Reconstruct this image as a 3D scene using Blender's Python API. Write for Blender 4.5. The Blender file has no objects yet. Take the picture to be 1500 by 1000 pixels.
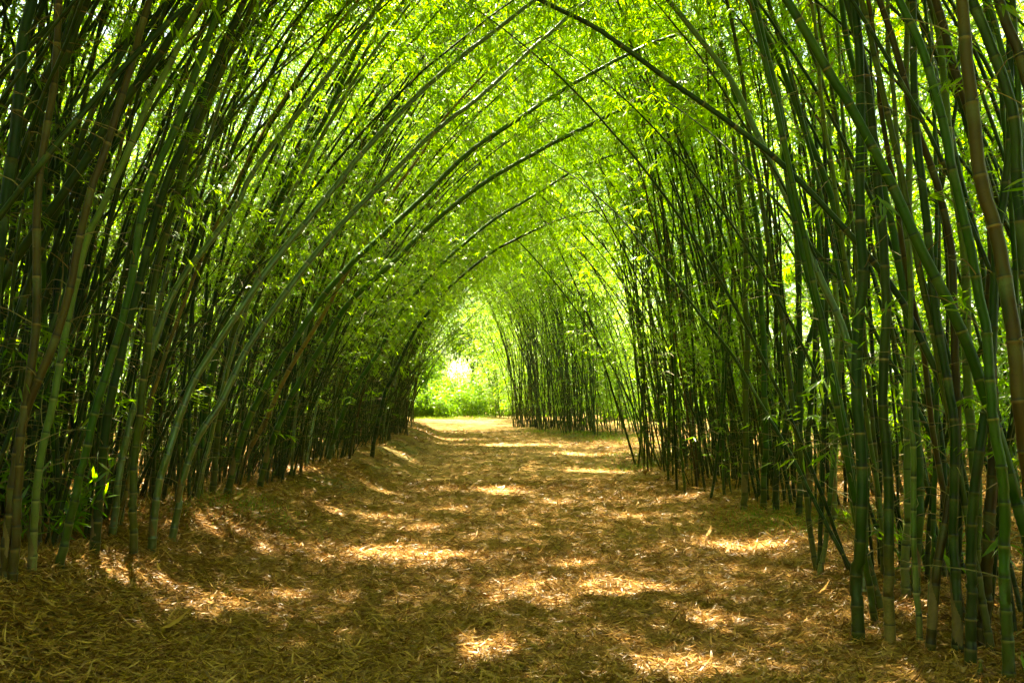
import bpy, math, random
import numpy as np
from mathutils import Vector

rng = np.random.default_rng(11)
random.seed(11)
scene = bpy.context.scene
col = scene.collection
PI = math.pi

# ------------------------------------------------------------------ terrain
def ss(t):
    t = np.clip(t, 0, 1)
    return t * t * (3 - 2 * t)
def path_centre(y):
    return np.where(y < 25, 0.0, -0.003 * (np.clip(y, 25, 130) - 25) ** 2)
def tz(x, y):
    x = np.asarray(x, float); y = np.asarray(y, float)
    u = x - path_centre(y)
    z = 0.45 * ss((y - 14) / 45) + 0.46 * ss((-u - 1.9) / 1.6) + 0.10 * ss((u - 2.4) / 1.2)
    z = z + 0.014 * np.sin(1.7 * x + 0.8 * np.sin(0.9 * y)) * np.cos(1.3 * y + 0.5 * x) + 0.010 * np.sin(3.9 * x - 2.3 * y + 1.0)
    z = z + 0.07 * ss((np.abs(u) - 1.6) / 1.2) * np.sin(1.6 * x + 0.6) * np.sin(1.05 * y + 1.7)
    return z

# ------------------------------------------------------------------ where the sun stands, and the gaps it finds in the canopy
EL, AZ = math.radians(66), math.radians(-15)      # azimuth from +Y, negative towards -X
SUN = np.array([math.sin(AZ) * math.cos(EL), math.cos(AZ) * math.cos(EL), math.sin(EL)])
GAPS = np.array([       # x, y, radius of the sunlit spots on the ground: no leafy branch grows across these gaps
    (-1.37, 10.66, 0.43),
    (-0.77, 10.38, 0.33),
    (2.66, 11.18, 0.42),
    (1.50, 7.38, 0.20),
    (1.02, 6.04, 0.20),
    (0.82, 8.62, 0.20),
    (0.06, 8.38, 0.20),
    (-2.22, 7.82, 0.20),
    (-1.83, 8.18, 0.20),
    (-2.75, 7.38, 0.20),
    (-3.03, 7.46, 0.20),
    (-3.01, 10.08, 0.20),
    (-1.12, 12.70, 0.26),
    (-0.25, 18.00, 0.41),
    (2.03, 22.86, 0.46),
    (-0.40, 11.82, 0.20),
    (-2.84, 24.48, 0.35),
    (-3.53, 16.70, 0.24),
    (2.99, 16.88, 0.29),
    (-0.11, 33.58, 0.68),
    (1.98, 29.04, 0.50),
    (-0.13, 6.48, 0.20),
    (-2.81, 37.38, 0.65),
    (-2.25, 17.40, 0.25),
    (2.97, 10.94, 0.20),
    (-0.93, 15.20, 0.20),
    (0.77, 16.22, 0.26),
    (1.70, 13.88, 0.22),
    (-1.79, 13.88, 0.20),
    (-2.52, 13.74, 0.20),
    (0.53, 9.86, 0.20),
])
GP = np.column_stack([GAPS[:, 0], GAPS[:, 1], tz(GAPS[:, 0], GAPS[:, 1])])
def in_gap(p):
    """for each point, whether it hangs in one of the gaps"""
    v = p[:, None] - GP[None]; t = v @ SUN
    d = np.linalg.norm(v - t[..., None] * SUN, axis=-1)
    return (d < GAPS[:, 2]).any(1)

# ------------------------------------------------------------------ mesh helpers
def mesh_np(name, V, quads=None, tris=None, mats=(), attrs=None, smooth=False, midx=None):
    me = bpy.data.meshes.new(name)
    V = np.asarray(V, np.float32)
    me.vertices.add(len(V)); me.vertices.foreach_set('co', V.ravel())
    parts, starts, n = [], [], 0
    if quads is not None and len(quads):
        q = np.asarray(quads, np.int32); parts.append(q.ravel()); starts.append(n + 4 * np.arange(len(q))); n += q.size
    if tris is not None and len(tris):
        t = np.asarray(tris, np.int32); parts.append(t.ravel()); starts.append(n + 3 * np.arange(len(t))); n += t.size
    loops = np.concatenate(parts); starts = np.concatenate(starts).astype(np.int32)
    me.loops.add(len(loops)); me.loops.foreach_set('vertex_index', loops)
    me.polygons.add(len(starts)); me.polygons.foreach_set('loop_start', starts)
    for m in mats: me.materials.append(m)
    if midx is not None: me.polygons.foreach_set('material_index', np.asarray(midx, np.int32))
    me.polygons.foreach_set('use_smooth', np.full(len(starts), smooth))
    me.update(calc_edges=True)
    if attrs:
        for k, a in attrs.items():
            at = me.attributes.new(k, 'FLOAT', 'POINT'); at.data.foreach_set('value', np.asarray(a, np.float32))
    me.validate()
    return me

def link(name, me, parent=None):
    o = bpy.data.objects.new(name, me); col.objects.link(o)
    if parent: o.parent = parent
    return o
def tag(o, label=None, cat=None, group=None, kind=None):
    if label: o['label'] = label
    if cat: o['category'] = cat
    if group: o['group'] = group
    if kind: o['kind'] = kind
    return o
def empty(name, loc=(0, 0, 0)):
    o = bpy.data.objects.new(name, None); col.objects.link(o); o.location = loc; o.empty_display_size = 0.1
    return o

def norm(a): return a / np.maximum(1e-9, np.linalg.norm(a, axis=-1, keepdims=True))
def tube(P, R, sides):
    """rings round a polyline: verts, quads"""
    P = np.asarray(P, float); R = np.asarray(R, float); n = len(P)
    T = norm(np.gradient(P, axis=0))
    ref = np.array([1., 0, 0]) if abs(T[0][0]) < 0.8 else np.array([0, 1., 0])
    N = norm(ref - (T @ ref)[:, None] * T); B = np.cross(T, N)
    a = np.arange(sides) / sides * 2 * PI
    V = P[:, None] + R[:, None, None] * (np.cos(a)[None, :, None] * N[:, None] + np.sin(a)[None, :, None] * B[:, None])
    i = np.arange(n - 1)[:, None] * sides; j = np.arange(sides)[None]; k = (np.arange(sides) + 1) % sides
    Q = np.stack([i + j, i + k[None], i + sides + k[None], i + sides + j], -1).reshape(-1, 4)
    return V.reshape(-1, 3), Q
class Bag:
    def __init__(s): s.V, s.Q, s.A, s.n = [], [], [], 0
    def add(s, V, Q, a=None):
        s.V.append(V); s.Q.append(Q + s.n); s.A.append(np.zeros(len(V)) if a is None else a); s.n += len(V)
    def mesh(s, name, mats, attr='ring', smooth=True):
        return mesh_np(name, np.concatenate(s.V), np.concatenate(s.Q), mats=mats, attrs={attr: np.concatenate(s.A)}, smooth=smooth)

def leaf_arrays(pos, d, up, ln, wd, tone, droop=0.12):
    d = norm(d); side = norm(np.cross(d, up)); nr = np.cross(side, d)
    n = len(pos); cs = []
    cv = droop if isinstance(droop, np.ndarray) else np.full(n, droop)
    tw = rng.normal(0, .25, n)
    for t, w in ((0.0, .16), (.28, 1.0), (.64, .78), (1.0, .04)):
        c = pos + d * (ln * t)[:, None] - nr * (ln * cv * t * t)[:, None]
        sd = side * np.cos(tw * t)[:, None] + nr * np.sin(tw * t)[:, None]
        cs += [c + sd * (wd * w * .5)[:, None], c - sd * (wd * w * .5)[:, None]]
    V = np.stack(cs, 1).reshape(-1, 3)
    i = (np.arange(n) * 8)[:, None]
    Q = np.concatenate([i + np.array([[k, k + 2, k + 3, k + 1]]) for k in (0, 2, 4)])
    return V, Q, np.repeat(tone, 8)

def smooth_curve(P, step=0.12):
    """Catmull-Rom through P, resampled by arc length"""
    P = np.asarray(P, float)
    E = np.concatenate([[2 * P[0] - P[1]], P, [2 * P[-1] - P[-2]]])
    out = []
    for k in range(1, len(E) - 2):
        p0, p1, p2, p3 = E[k - 1:k + 3]
        t = np.linspace(0, 1, 14, endpoint=False)[:, None]
        out.append(0.5 * (2 * p1 + (p2 - p0) * t + (2 * p0 - 5 * p1 + 4 * p2 - p3) * t ** 2 + (3 * p1 - p0 - 3 * p2 + p3) * t ** 3))
    out = np.concatenate(out + [P[-1:]])
    for _ in range(6): out[1:-1] = (out[:-2] + 2 * out[1:-1] + out[2:]) / 4
    return resample(out, step)
def resample(P, step):
    s = np.concatenate([[0], np.cumsum(np.linalg.norm(np.diff(P, axis=0), axis=1))])
    q = np.arange(0, s[-1], step)
    return np.stack([np.interp(q, s, P[:, k]) for k in range(3)], 1)

# ------------------------------------------------------------------ materials
def new_mat(name):
    m = bpy.data.materials.new(name); m.use_nodes = True
    nt = m.node_tree; nt.nodes.clear()
    out = nt.nodes.new('ShaderNodeOutputMaterial')
    return m, nt, out
def N(nt, typ, **kw):
    n = nt.nodes.new(typ)
    for k, v in kw.items():
        if k.startswith('i_'): n.inputs[k[2:].replace('_', ' ')].default_value = v
        else: setattr(n, k, v)
    return n
def ramp(nt, fac, stops):
    r = N(nt, 'ShaderNodeValToRGB'); e = r.color_ramp.elements
    while len(e) < len(stops): e.new(0.5)
    for el, (p, c) in zip(e, stops): el.position = p; el.color = (*c, 1)
    nt.links.new(fac, r.inputs[0]); return r.outputs[0]
def mix(nt, fac, a, b, blend='MIX'):
    m = N(nt, 'ShaderNodeMix', data_type='RGBA', blend_type=blend)
    for sock, v in ((m.inputs[0], fac), (m.inputs[6], a), (m.inputs[7], b)):
        if isinstance(v, (int, float)): sock.default_value = v
        elif isinstance(v, tuple): sock.default_value = (*v, 1)
        else: nt.links.new(v, sock)
    return m.outputs[2]
def math_(nt, op, a, b=0.0):
    m = N(nt, 'ShaderNodeMath', operation=op)
    for s, v in ((m.inputs[0], a), (m.inputs[1], b)):
        if isinstance(v, (int, float)): s.default_value = v
        else: nt.links.new(v, s)
    return m.outputs[0]
def attr(nt, name):
    return N(nt, 'ShaderNodeAttribute', attribute_name=name).outputs['Fac']

def leaf_material(name, dark, light, t_dark, t_light, trans=0.5, gloss=0.05, dead=None):
    m, nt, out = new_mat(name)
    tone = attr(nt, 'tone'); rnd = N(nt, 'ShaderNodeObjectInfo').outputs['Random']
    f = math_(nt, 'ADD', math_(nt, 'MULTIPLY', tone, 0.75), math_(nt, 'MULTIPLY', rnd, 0.25))
    c = ramp(nt, f, [(0.0, dark), (0.8, light), (1.0, dead or light)])
    ct = ramp(nt, f, [(0.0, t_dark), (0.8, t_light), (1.0, dead or t_light)])
    df = N(nt, 'ShaderNodeBsdfDiffuse'); tr = N(nt, 'ShaderNodeBsdfTranslucent'); gl = N(nt, 'ShaderNodeBsdfGlossy', i_Roughness=0.38)
    nt.links.new(c, df.inputs[0]); nt.links.new(ct, tr.inputs[0])
    m1 = N(nt, 'ShaderNodeMixShader', i_Fac=trans); nt.links.new(df.outputs[0], m1.inputs[1]); nt.links.new(tr.outputs[0], m1.inputs[2])
    m2 = N(nt, 'ShaderNodeMixShader', i_Fac=gloss); nt.links.new(m1.outputs[0], m2.inputs[1]); nt.links.new(gl.outputs[0], m2.inputs[2])
    nt.links.new(m2.outputs[0], out.inputs[0])
    return m

LEAF = leaf_material('bamboo_leaf', (0.028, 0.090, 0.004), (0.095, 0.19, 0.010), (0.085, 0.28, 0.005), (0.46, 0.68, 0.020), trans=0.60, gloss=0.05)
TREE_LEAF = leaf_material('broad_leaf', (0.03, 0.085, 0.005), (0.085, 0.16, 0.010), (0.10, 0.26, 0.007), (0.25, 0.42, 0.018), trans=0.55, gloss=0.03)
GRASS = leaf_material('grass_blade', (0.05, 0.11, 0.01), (0.13, 0.20, 0.02), (0.14, 0.30, 0.02), (0.3, 0.42, 0.04), trans=0.4, gloss=0.03)
LITTER = leaf_material('dead_leaf', (0.080, 0.030, 0.005), (0.48, 0.248, 0.066), (0.13, 0.053, 0.009), (0.42, 0.21, 0.05), trans=0.12, gloss=0.03, dead=(0.62, 0.42, 0.18))

def stem_material(name, c1, c2, ring_c, foot, rough=0.36, blotch=None, spec=0.18):
    m, nt, out = new_mat(name)
    tc = N(nt, 'ShaderNodeTexCoord').outputs['Object']
    mp = N(nt, 'ShaderNodeMapping'); mp.inputs['Scale'].default_value = (9, 9, 1.1); nt.links.new(tc, mp.inputs[0])
    nz = N(nt, 'ShaderNodeTexNoise', i_Scale=1.6, i_Detail=5.0, i_Roughness=0.6); nt.links.new(mp.outputs[0], nz.inputs[0])
    nf = N(nt, 'ShaderNodeTexNoise', i_Scale=55.0, i_Detail=3.0); nt.links.new(tc, nf.inputs[0])
    rnd = N(nt, 'ShaderNodeObjectInfo').outputs['Random']
    f = math_(nt, 'ADD', math_(nt, 'MULTIPLY', nz.outputs[0], 1.3), math_(nt, 'MULTIPLY', rnd, 0.5))
    f = math_(nt, 'SUBTRACT', f, 0.45)
    c = mix(nt, f, c1, c2)
    if blotch:
        bl = ramp(nt, nz.outputs[0], [(0.54, (0, 0, 0)), (0.66, (1, 1, 1))])
        c = mix(nt, bl, c, blotch)
    sg = math_(nt, 'SUBTRACT', math_(nt, 'MULTIPLY', attr(nt, 'seg'), 0.75), 0.25)
    c = mix(nt, sg, c, mix(nt, 0.35, tuple(v * 1.3 for v in c2), (0.075, 0.075, 0.008)))
    bm = math_(nt, 'MULTIPLY', attr(nt, 'bloom'), math_(nt, 'MULTIPLY', nf.outputs[0], 0.7))
    c = mix(nt, bm, c, (0.13, 0.19, 0.07))
    ns = N(nt, 'ShaderNodeTexNoise', i_Scale=7.0, i_Detail=6.0, i_Roughness=0.7); nt.links.new(tc, ns.inputs[0])
    st_ = ramp(nt, ns.outputs[0], [(0.55, (0, 0, 0)), (0.70, (0.7, 0.7, 0.7))])
    c = mix(nt, st_, c, mix(nt, 0.5, tuple(v * .45 for v in c1), (0.045, 0.032, 0.012)))
    low = math_(nt, 'MULTIPLY', attr(nt, 'foot'), math_(nt, 'ADD', math_(nt, 'MULTIPLY', nf.outputs[0], 1.2), 0.1))
    c = mix(nt, low, c, foot)
    spk = ramp(nt, nf.outputs[0], [(0.62, (0, 0, 0)), (0.72, (0.45, 0.45, 0.45))])
    c = mix(nt, spk, c, tuple(v * 0.5 for v in c1))
    rg = attr(nt, 'ring')
    c = mix(nt, math_(nt, 'MULTIPLY', math_(nt, 'MAXIMUM', rg, 0.0), math_(nt, 'ADD', math_(nt, 'MULTIPLY', ns.outputs[0], 1.2), 0.05)), c, ring_c)
    c = mix(nt, math_(nt, 'MAXIMUM', math_(nt, 'MULTIPLY', rg, -1.0), 0.0), c, (0.012, 0.012, 0.008))
    b = N(nt, 'ShaderNodeBsdfPrincipled'); nt.links.new(c, b.inputs['Base Color'])
    r = math_(nt, 'ADD', math_(nt, 'MULTIPLY', nz.outputs[0], 0.25), rough - 0.1); nt.links.new(r, b.inputs['Roughness'])
    b.inputs['Specular IOR Level'].default_value = spec
    bp = N(nt, 'ShaderNodeBump', i_Strength=0.25, i_Distance=0.004); nt.links.new(nf.outputs[0], bp.inputs['Height']); nt.links.new(bp.outputs[0], b.inputs['Normal'])
    nt.links.new(b.outputs[0], out.inputs[0])
    return m
TAN = (0.36, 0.25, 0.11)
STEM = {
    'dark': stem_material('dark_green_culm', (0.007, 0.022, 0.0015), (0.014, 0.044, 0.003), (0.20, 0.14, 0.05), (0.05, 0.04, 0.012)),
    'green': stem_material('green_culm', (0.012, 0.046, 0.002), (0.030, 0.090, 0.005), (0.24, 0.18, 0.06), (0.08, 0.06, 0.018)),
    'wax': stem_material('waxy_culm', (0.030, 0.080, 0.008), (0.075, 0.145, 0.024), (0.28, 0.24, 0.11), (0.08, 0.07, 0.02), rough=0.28, spec=0.75),
    'olive': stem_material('olive_culm', (0.026, 0.044, 0.003), (0.062, 0.084, 0.007), (0.28, 0.20, 0.08), (0.10, 0.07, 0.025)),
    'pale': stem_material('pale_culm', (0.055, 0.105, 0.016), (0.12, 0.175, 0.038), (0.36, 0.29, 0.14), (0.20, 0.14, 0.06)),
    'tan': stem_material('straw_culm', (0.10, 0.066, 0.016), (0.22, 0.145, 0.04), (0.36, 0.26, 0.11), (0.10, 0.06, 0.02), blotch=(0.06, 0.05, 0.012)),
    'brown': stem_material('brown_culm', (0.030, 0.020, 0.004), (0.066, 0.041, 0.008), (0.25, 0.17, 0.06), (0.06, 0.036, 0.01), blotch=(0.022, 0.032, 0.005)),
    'brownfoot': stem_material('scuffed_culm', (0.010, 0.024, 0.003), (0.02, 0.045, 0.006), (0.30, 0.22, 0.10), (0.30, 0.17, 0.06)),
}
STEM['brownfoot'].name = 'scuffed_culm'
def simple_mat(name, c1, c2, scale, rough=0.8, bump=0.3):
    m, nt, out = new_mat(name)
    tc = N(nt, 'ShaderNodeTexCoord').outputs['Object']
    nz = N(nt, 'ShaderNodeTexNoise', i_Scale=scale, i_Detail=6.0); nt.links.new(tc, nz.inputs[0])
    b = N(nt, 'ShaderNodeBsdfPrincipled', i_Roughness=rough); nt.links.new(mix(nt, nz.outputs[0], c1, c2), b.inputs['Base Color'])
    bp = N(nt, 'ShaderNodeBump', i_Strength=bump, i_Distance=0.02); nt.links.new(nz.outputs[0], bp.inputs['Height']); nt.links.new(bp.outputs[0], b.inputs['Normal'])
    nt.links.new(b.outputs[0], out.inputs[0]); return m
TWIG = simple_mat('twig', (0.10, 0.095, 0.03), (0.24, 0.17, 0.07), 6.0)
BARK = simple_mat('bark', (0.035, 0.028, 0.018), (0.10, 0.075, 0.045), 9.0, bump=0.8)
SHEATH = simple_mat('dry_sheath', (0.09, 0.055, 0.016), (0.20, 0.13, 0.045), 30.0)

def earth_material(name, stops, grass_amt):
    m, nt, out = new_mat(name)
    tc = N(nt, 'ShaderNodeTexCoord').outputs['Object']
    mp = N(nt, 'ShaderNodeMapping'); mp.inputs['Scale'].default_value = (1, 1.0, 1); nt.links.new(tc, mp.inputs[0])
    n1 = N(nt, 'ShaderNodeTexNoise', i_Scale=26.0, i_Detail=8.0, i_Roughness=0.7); nt.links.new(mp.outputs[0], n1.inputs[0])
    n2 = N(nt, 'ShaderNodeTexNoise', i_Scale=0.9, i_Detail=4.0); nt.links.new(tc, n2.inputs[0])
    vo = N(nt, 'ShaderNodeTexVoronoi', i_Scale=16.0); nt.links.new(mp.outputs[0], vo.inputs[0])
    f = math_(nt, 'ADD', math_(nt, 'MULTIPLY', n1.outputs[0], 0.65), math_(nt, 'MULTIPLY', vo.outputs['Distance'], 0.4))
    f = math_(nt, 'ADD', f, math_(nt, 'MULTIPLY', math_(nt, 'SUBTRACT', n2.outputs[0], 0.5), 0.35))
    c = ramp(nt, f, stops)
    if grass_amt:
        n3 = N(nt, 'ShaderNodeTexNoise', i_Scale=0.5, i_Detail=5.0); nt.links.new(tc, n3.inputs[0])
        g = ramp(nt, n3.outputs[0], [(0.52, (0, 0, 0)), (0.62, (grass_amt,) * 3)])
        c = mix(nt, g, c, (0.07, 0.10, 0.02))
    b = N(nt, 'ShaderNodeBsdfPrincipled', i_Roughness=0.9); nt.links.new(c, b.inputs['Base Color'])
    b.inputs['Specular IOR Level'].default_value = 0.2
    bp = N(nt, 'ShaderNodeBump', i_Strength=0.7, i_Distance=0.03); nt.links.new(f, bp.inputs['Height']); nt.links.new(bp.outputs[0], b.inputs['Normal'])
    nt.links.new(b.outputs[0], out.inputs[0]); return m
EARTH = earth_material('leafy_earth', [(0.25, (0.05, 0.024, 0.006)), (0.5, (0.16, 0.078, 0.016)), (0.8, (0.36, 0.20, 0.05))], 0.5)
PATH = earth_material('trodden_earth', [(0.2, (0.06, 0.028, 0.006)), (0.5, (0.22, 0.112, 0.026)), (0.8, (0.46, 0.28, 0.09))], 0.0)

# ------------------------------------------------------------------ ground and path
def grid_sheet(name, xs, ys, mat, lift=0.0, follow=False):
    X, Y = np.meshgrid(xs, ys)
    if follow: X = X + path_centre(Y)
    Z = tz(X, Y) + lift
    V = np.stack([X, Y, Z], -1).reshape(-1, 3); nx = len(xs)
    i = (np.arange(len(ys) - 1)[:, None] * nx + np.arange(nx - 1)[None]).reshape(-1)
    Q = np.stack([i, i + 1, i + nx + 1, i + nx], 1)
    o = link(name, mesh_np(name, V, Q, mats=[mat], smooth=True)); return o
def graded(a, b, n, p): 
    t = np.linspace(-1, 1, n); return a + (b - a) * (np.sign(t) * np.abs(t) ** p * 0.5 + 0.5)
xs = np.concatenate([np.linspace(-600, -20, 30)[:-1], np.linspace(-20, 20, 200), np.linspace(20, 600, 30)[1:]])
ys = np.concatenate([np.linspace(-60, -2, 20)[:-1], np.linspace(-2, 40, 210), np.linspace(40, 100, 80)[1:], np.linspace(100, 900, 40)[1:]])
tag(grid_sheet('ground', xs, ys, EARTH), 'brown leaf covered ground under the bamboo', 'ground', kind='structure')
tag(grid_sheet('path', np.linspace(-2.45, 2.55, 36), np.concatenate([np.linspace(-4, 40, 220), np.linspace(40, 115, 90)[1:]]), PATH, 0.012, True),
    'trodden tan path running through the bamboo tunnel', 'path', kind='structure')

# ------------------------------------------------------------------ leaf litter
def litter(n, y0, y1, pw, size, xspan):
    t = rng.random(n)
    y = (y0 ** pw + t * (y1 ** pw - y0 ** pw)) ** (1 / pw)
    x = (rng.random(n) * 2 - 1) * np.minimum(y * 0.54 + 0.6, xspan)
    h = rng.random(n)
    z = tz(x, y) + 0.012 + 0.035 * h ** 2
    a = rng.random(n) * 2 * PI
    a = np.where(rng.random(n) < 0.45, rng.normal(0, 0.45, n) + PI * (rng.random(n) < 0.5), a)
    el = rng.normal(0.0, 0.20, n)
    d = np.stack([np.cos(a) * np.cos(el), np.sin(a) * np.cos(el), np.sin(el)], 1)
    up = norm(np.stack([rng.normal(0, .5, n), rng.normal(0, .5, n), np.ones(n)], 1))
    ln = size * rng.uniform(0.5, 1.45, n); wd = np.minimum(ln * rng.uniform(0.06, 0.13, n), 0.017 if y0 < 15 else 1)
    tone = np.clip(rng.beta(1.1, 1.7, n) * 1.08, 0, 1)
    return leaf_arrays(np.stack([x, y, z], 1) - d * ln[:, None] * .5, d, up, ln, wd, tone, droop=rng.normal(-.1, .3, n))
LV, LQ, LA, n = [], [], [], 0
for args in ((210000, 4.6, 11, 0.25, 0.085, 9), (110000, 10, 20, 0.5, 0.105, 9), (50000, 18, 45, 0.6, 0.16, 12)):
    V, Q, a = litter(*args); LV.append(V); LQ.append(Q + n); LA.append(a); n += len(V)
def sticks(n):
    y = rng.uniform(4.8, 26, n); u = rng.random(n); x = np.where(u < .7, np.sign(rng.random(n) - .5) * rng.uniform(1.8, 4.2, n), rng.uniform(-2, 2, n))
    a = rng.random(n) * 2 * PI; ln = rng.uniform(.15, .7, n); d = np.stack([np.cos(a), np.sin(a), rng.normal(0, .05, n)], 1)
    return leaf_arrays(np.stack([x, y, tz(x, y) + .04], 1), d, np.array([0, 0, 1.]) + rng.normal(0, .5, (n, 3)), ln, rng.uniform(.004, .010, n), rng.choice([.1, .8, .95], n), droop=rng.normal(0, .05, n))
V, Q, a = sticks(420); LV.append(V); LQ.append(Q + n); LA.append(a); n += len(V)
m_ = 260; y = rng.uniform(4.8, 24, m_); x = np.sign(rng.random(m_) - .5) * rng.uniform(2.0, 4.4, m_); a_ = rng.random(m_) * 6.28
V, Q, a = leaf_arrays(np.stack([x, y, tz(x, y) + .035], 1), np.stack([np.cos(a_), np.sin(a_), rng.normal(.05, .12, m_)], 1), np.array([0, 0, 1.]) + rng.normal(0, .35, (m_, 3)), rng.uniform(.12, .22, m_), rng.uniform(.025, .055, m_), rng.uniform(.7, 1, m_), droop=rng.normal(-.1, .25, m_))
LV.append(V); LQ.append(Q + n); LA.append(a); n += len(V)
lo = link('leaf_litter', mesh_np('leaf_litter', np.concatenate(LV), np.concatenate(LQ), mats=[LITTER], attrs={'tone': np.concatenate(LA)}))
tag(lo, 'dry tan and brown bamboo leaves strewn over path and banks', 'fallen leaves', kind='stuff')

# ------------------------------------------------------------------ bamboo culms
def centreline(L, theta0, bow, power, wob):
    n = 120; s = np.linspace(0, L, n); ds = L / (n - 1)
    th = theta0 + bow * (s / L) ** power
    x = np.cumsum(np.sin(th)) * ds; z = np.cumsum(np.cos(th)) * ds
    ph = rng.random(2) * 6
    y = wob * (np.sin(s * 0.55 + ph[0]) - math.sin(ph[0])) + 0.02 * np.sin(s * 2.1 + ph[1]) + 0.012 * np.sin(s * 4.7 + ph[0])
    P = np.stack([x - x[0], y, z - z[0]], 1)
    return resample(P, 0.1)
def stem_mesh(P, r0, sides, name, mat, internode=0.34):
    s = np.concatenate([[0], np.cumsum(np.linalg.norm(np.diff(P, axis=0), axis=1))]); L = s[-1]
    rows = [(0.0, 1.12, 0.0, 0.0, .5, 0., 0.)]      # place along the culm, width, ring, bloom, segment tone, sideways kink
    pos = 0.07 + rng.random() * .1; nodes = []; seg = rng.random()
    while pos < L - 0.25:
        nodes.append(pos); k = rng.uniform(0.15, 1.0) ** 1.3; sw = rng.uniform(0.05, 0.14); bl = rng.uniform(0, 1) ** 2; jx, jy = rng.normal(0, 0.22, 2); w = rng.uniform(.7, 1.5)
        for off, f, g, b in ((-0.13, .98, 0, 0), (-0.030, 1.0, 0.0, bl), (-0.011 * w, 1.01, 0.12 * k, bl), (-0.004, 1 + sw * .8, k, 0), (0.005, 1 + sw, .8 * k, 0), (0.009, 1.01, -.9, 0), (0.024 * w, .985, -.35 * k, 0), (0.06, .97, 0, 0)):
            if off == 0.009: seg = rng.random()
            rows.append((pos + off, f, g, b, seg, jx, jy))
        pos += internode * (0.45 + 0.55 * min(1, pos / 2.2)) * rng.uniform(0.8, 1.18)
    rows.append((L, .6, 0, 0, seg, 0, 0)); rows = [r for r in rows if r[0] >= 0]
    rows = np.array(sorted(rows)); q = rows[:, 0]
    taper = (1 - 0.80 * np.clip(q / L, 0, 1) ** 1.5) * (1 + 0.22 * np.exp(-q / 0.18))
    C = np.stack([np.interp(q, s, P[:, k]) for k in range(3)], 1)
    C[:, :2] += rows[:, 5:7] * r0 * 0.6
    V, Q = tube(C, r0 * rows[:, 1] * taper, sides)
    foot = np.clip(1 - q / 0.8, 0, 1)
    me = mesh_np(name, V, Q, mats=[mat], attrs={'ring': np.repeat(rows[:, 2], sides), 'foot': np.repeat(foot, sides), 'bloom': np.repeat(rows[:, 3], sides), 'seg': np.repeat(rows[:, 4], sides)}, smooth=True)
    return me, np.array(nodes), s
def foliage(P, s, nodes, f0, n_spray, blen, low=0.3, lsize=0.135, dens=1.25, at0=None):
    """side branches at the nodes with sprays of lanceolate leaves; returns twig mesh parts and leaf arrays"""
    L = s[-1]; bag = Bag(); pos, dr, up, ln, tn = [], [], [], [], []
    T = norm(np.gradient(P, axis=0))
    for sn in nodes:
        f = sn / L; leafy = f > f0
        if not leafy and (sn < 0.5 or rng.random() > low): continue
        for _ in range(rng.integers(1, 3) if leafy else 1):
            p0 = np.array([np.interp(sn, s, P[:, k]) for k in range(3)]); t0 = T[min(len(T) - 1, int(sn / L * len(T)))]
            a = rng.random() * 2 * PI
            side = norm(np.cross(t0, [math.cos(a), math.sin(a), 0.3]))
            bl = blen * rng.uniform(0.5, 1.15) * (1 - 0.45 * abs(f - 0.7)) if leafy else rng.uniform(0.12, 0.7)
            d = norm(side * 1.0 + t0 * rng.uniform(0.2, 0.9) + np.array([0, 0, 0.15]))
            m = 6; q = [p0]
            for k in range(m):
                d = norm(d + np.array([0, 0, -0.13]) + rng.normal(0, .10, 3)); q.append(q[-1] + d * bl / m)
            q = np.array(q)
            bag.add(*tube(q, np.linspace(0.0055, 0.0018, len(q)) * (1 if leafy else 0.9), 3))
            if not leafy and rng.random() < 0.88: continue
            ns = n_spray if leafy else 2
            for u in np.linspace(0.22, 1.0, ns):
                x = u * m; i = min(m - 1, int(x)); c = q[i] + (q[i + 1] - q[i]) * (x - i)
                bd = norm(q[i + 1] - q[i])
                td = norm(bd + rng.normal(0, .55, 3) + np.array([0, 0, -0.1]))
                k = int(rng.integers(6, 11) * dens); tl = rng.uniform(0.16, 0.42)
                w = np.linspace(0.25, 1, k)
                base = c + td * tl * w[:, None]
                sd = norm(np.cross(td, [0, 0, 1.0]) + 1e-4); alt = np.where(np.arange(k) % 2, 1.0, -1.0)
                dd = td * 0.75 + sd * (alt * rng.uniform(.3, 1.0, k))[:, None] + rng.normal(0, .22, (k, 3)) + np.array([0, 0, -0.38])
                pos.append(base); dr.append(dd); up.append(np.array([0, 0, 1.0]) + rng.normal(0, .45, (k, 3)))
                ln.append(lsize * rng.uniform(.65, 1.25, k)); tn.append(np.clip(rng.normal(rng.uniform(.25, .65), .16, k), 0, 1))
    if pos:
        pos, dr, up, ln, tn = map(np.concatenate, (pos, dr, up, ln, tn))
        if at0 is not None:
            kp = ~in_gap(pos + at0); pos, dr, up, ln, tn = pos[kp], dr[kp], up[kp], ln[kp], tn[kp]
        wd = ln * rng.uniform(0.11, 0.155, len(ln))
        return bag, leaf_arrays(pos, dr, up, ln, wd, tn)
    return bag, None
def culm_meshes(P, r0, sides, mat, f0, n_spray, blen, **kw):
    st, nodes, s = stem_mesh(P, r0, sides, 'stem', mat)
    bag, lv = foliage(P, s, nodes, f0, n_spray, blen, **kw)
    V, Q, A, n = list(bag.V), list(bag.Q), list(bag.A), bag.n; k = sum(map(len, Q))
    if lv: V.append(lv[0]); Q.append(lv[1] + n); A.append(lv[2])
    Q = np.concatenate(Q)
    fo = mesh_np('foliage', np.concatenate(V), Q, mats=[TWIG, LEAF], attrs={'tone': np.concatenate(A)}, midx=(np.arange(len(Q)) >= k).astype(int))
    return st, fo, (lv[0][::40] if lv else np.zeros((1, 3)))

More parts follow.
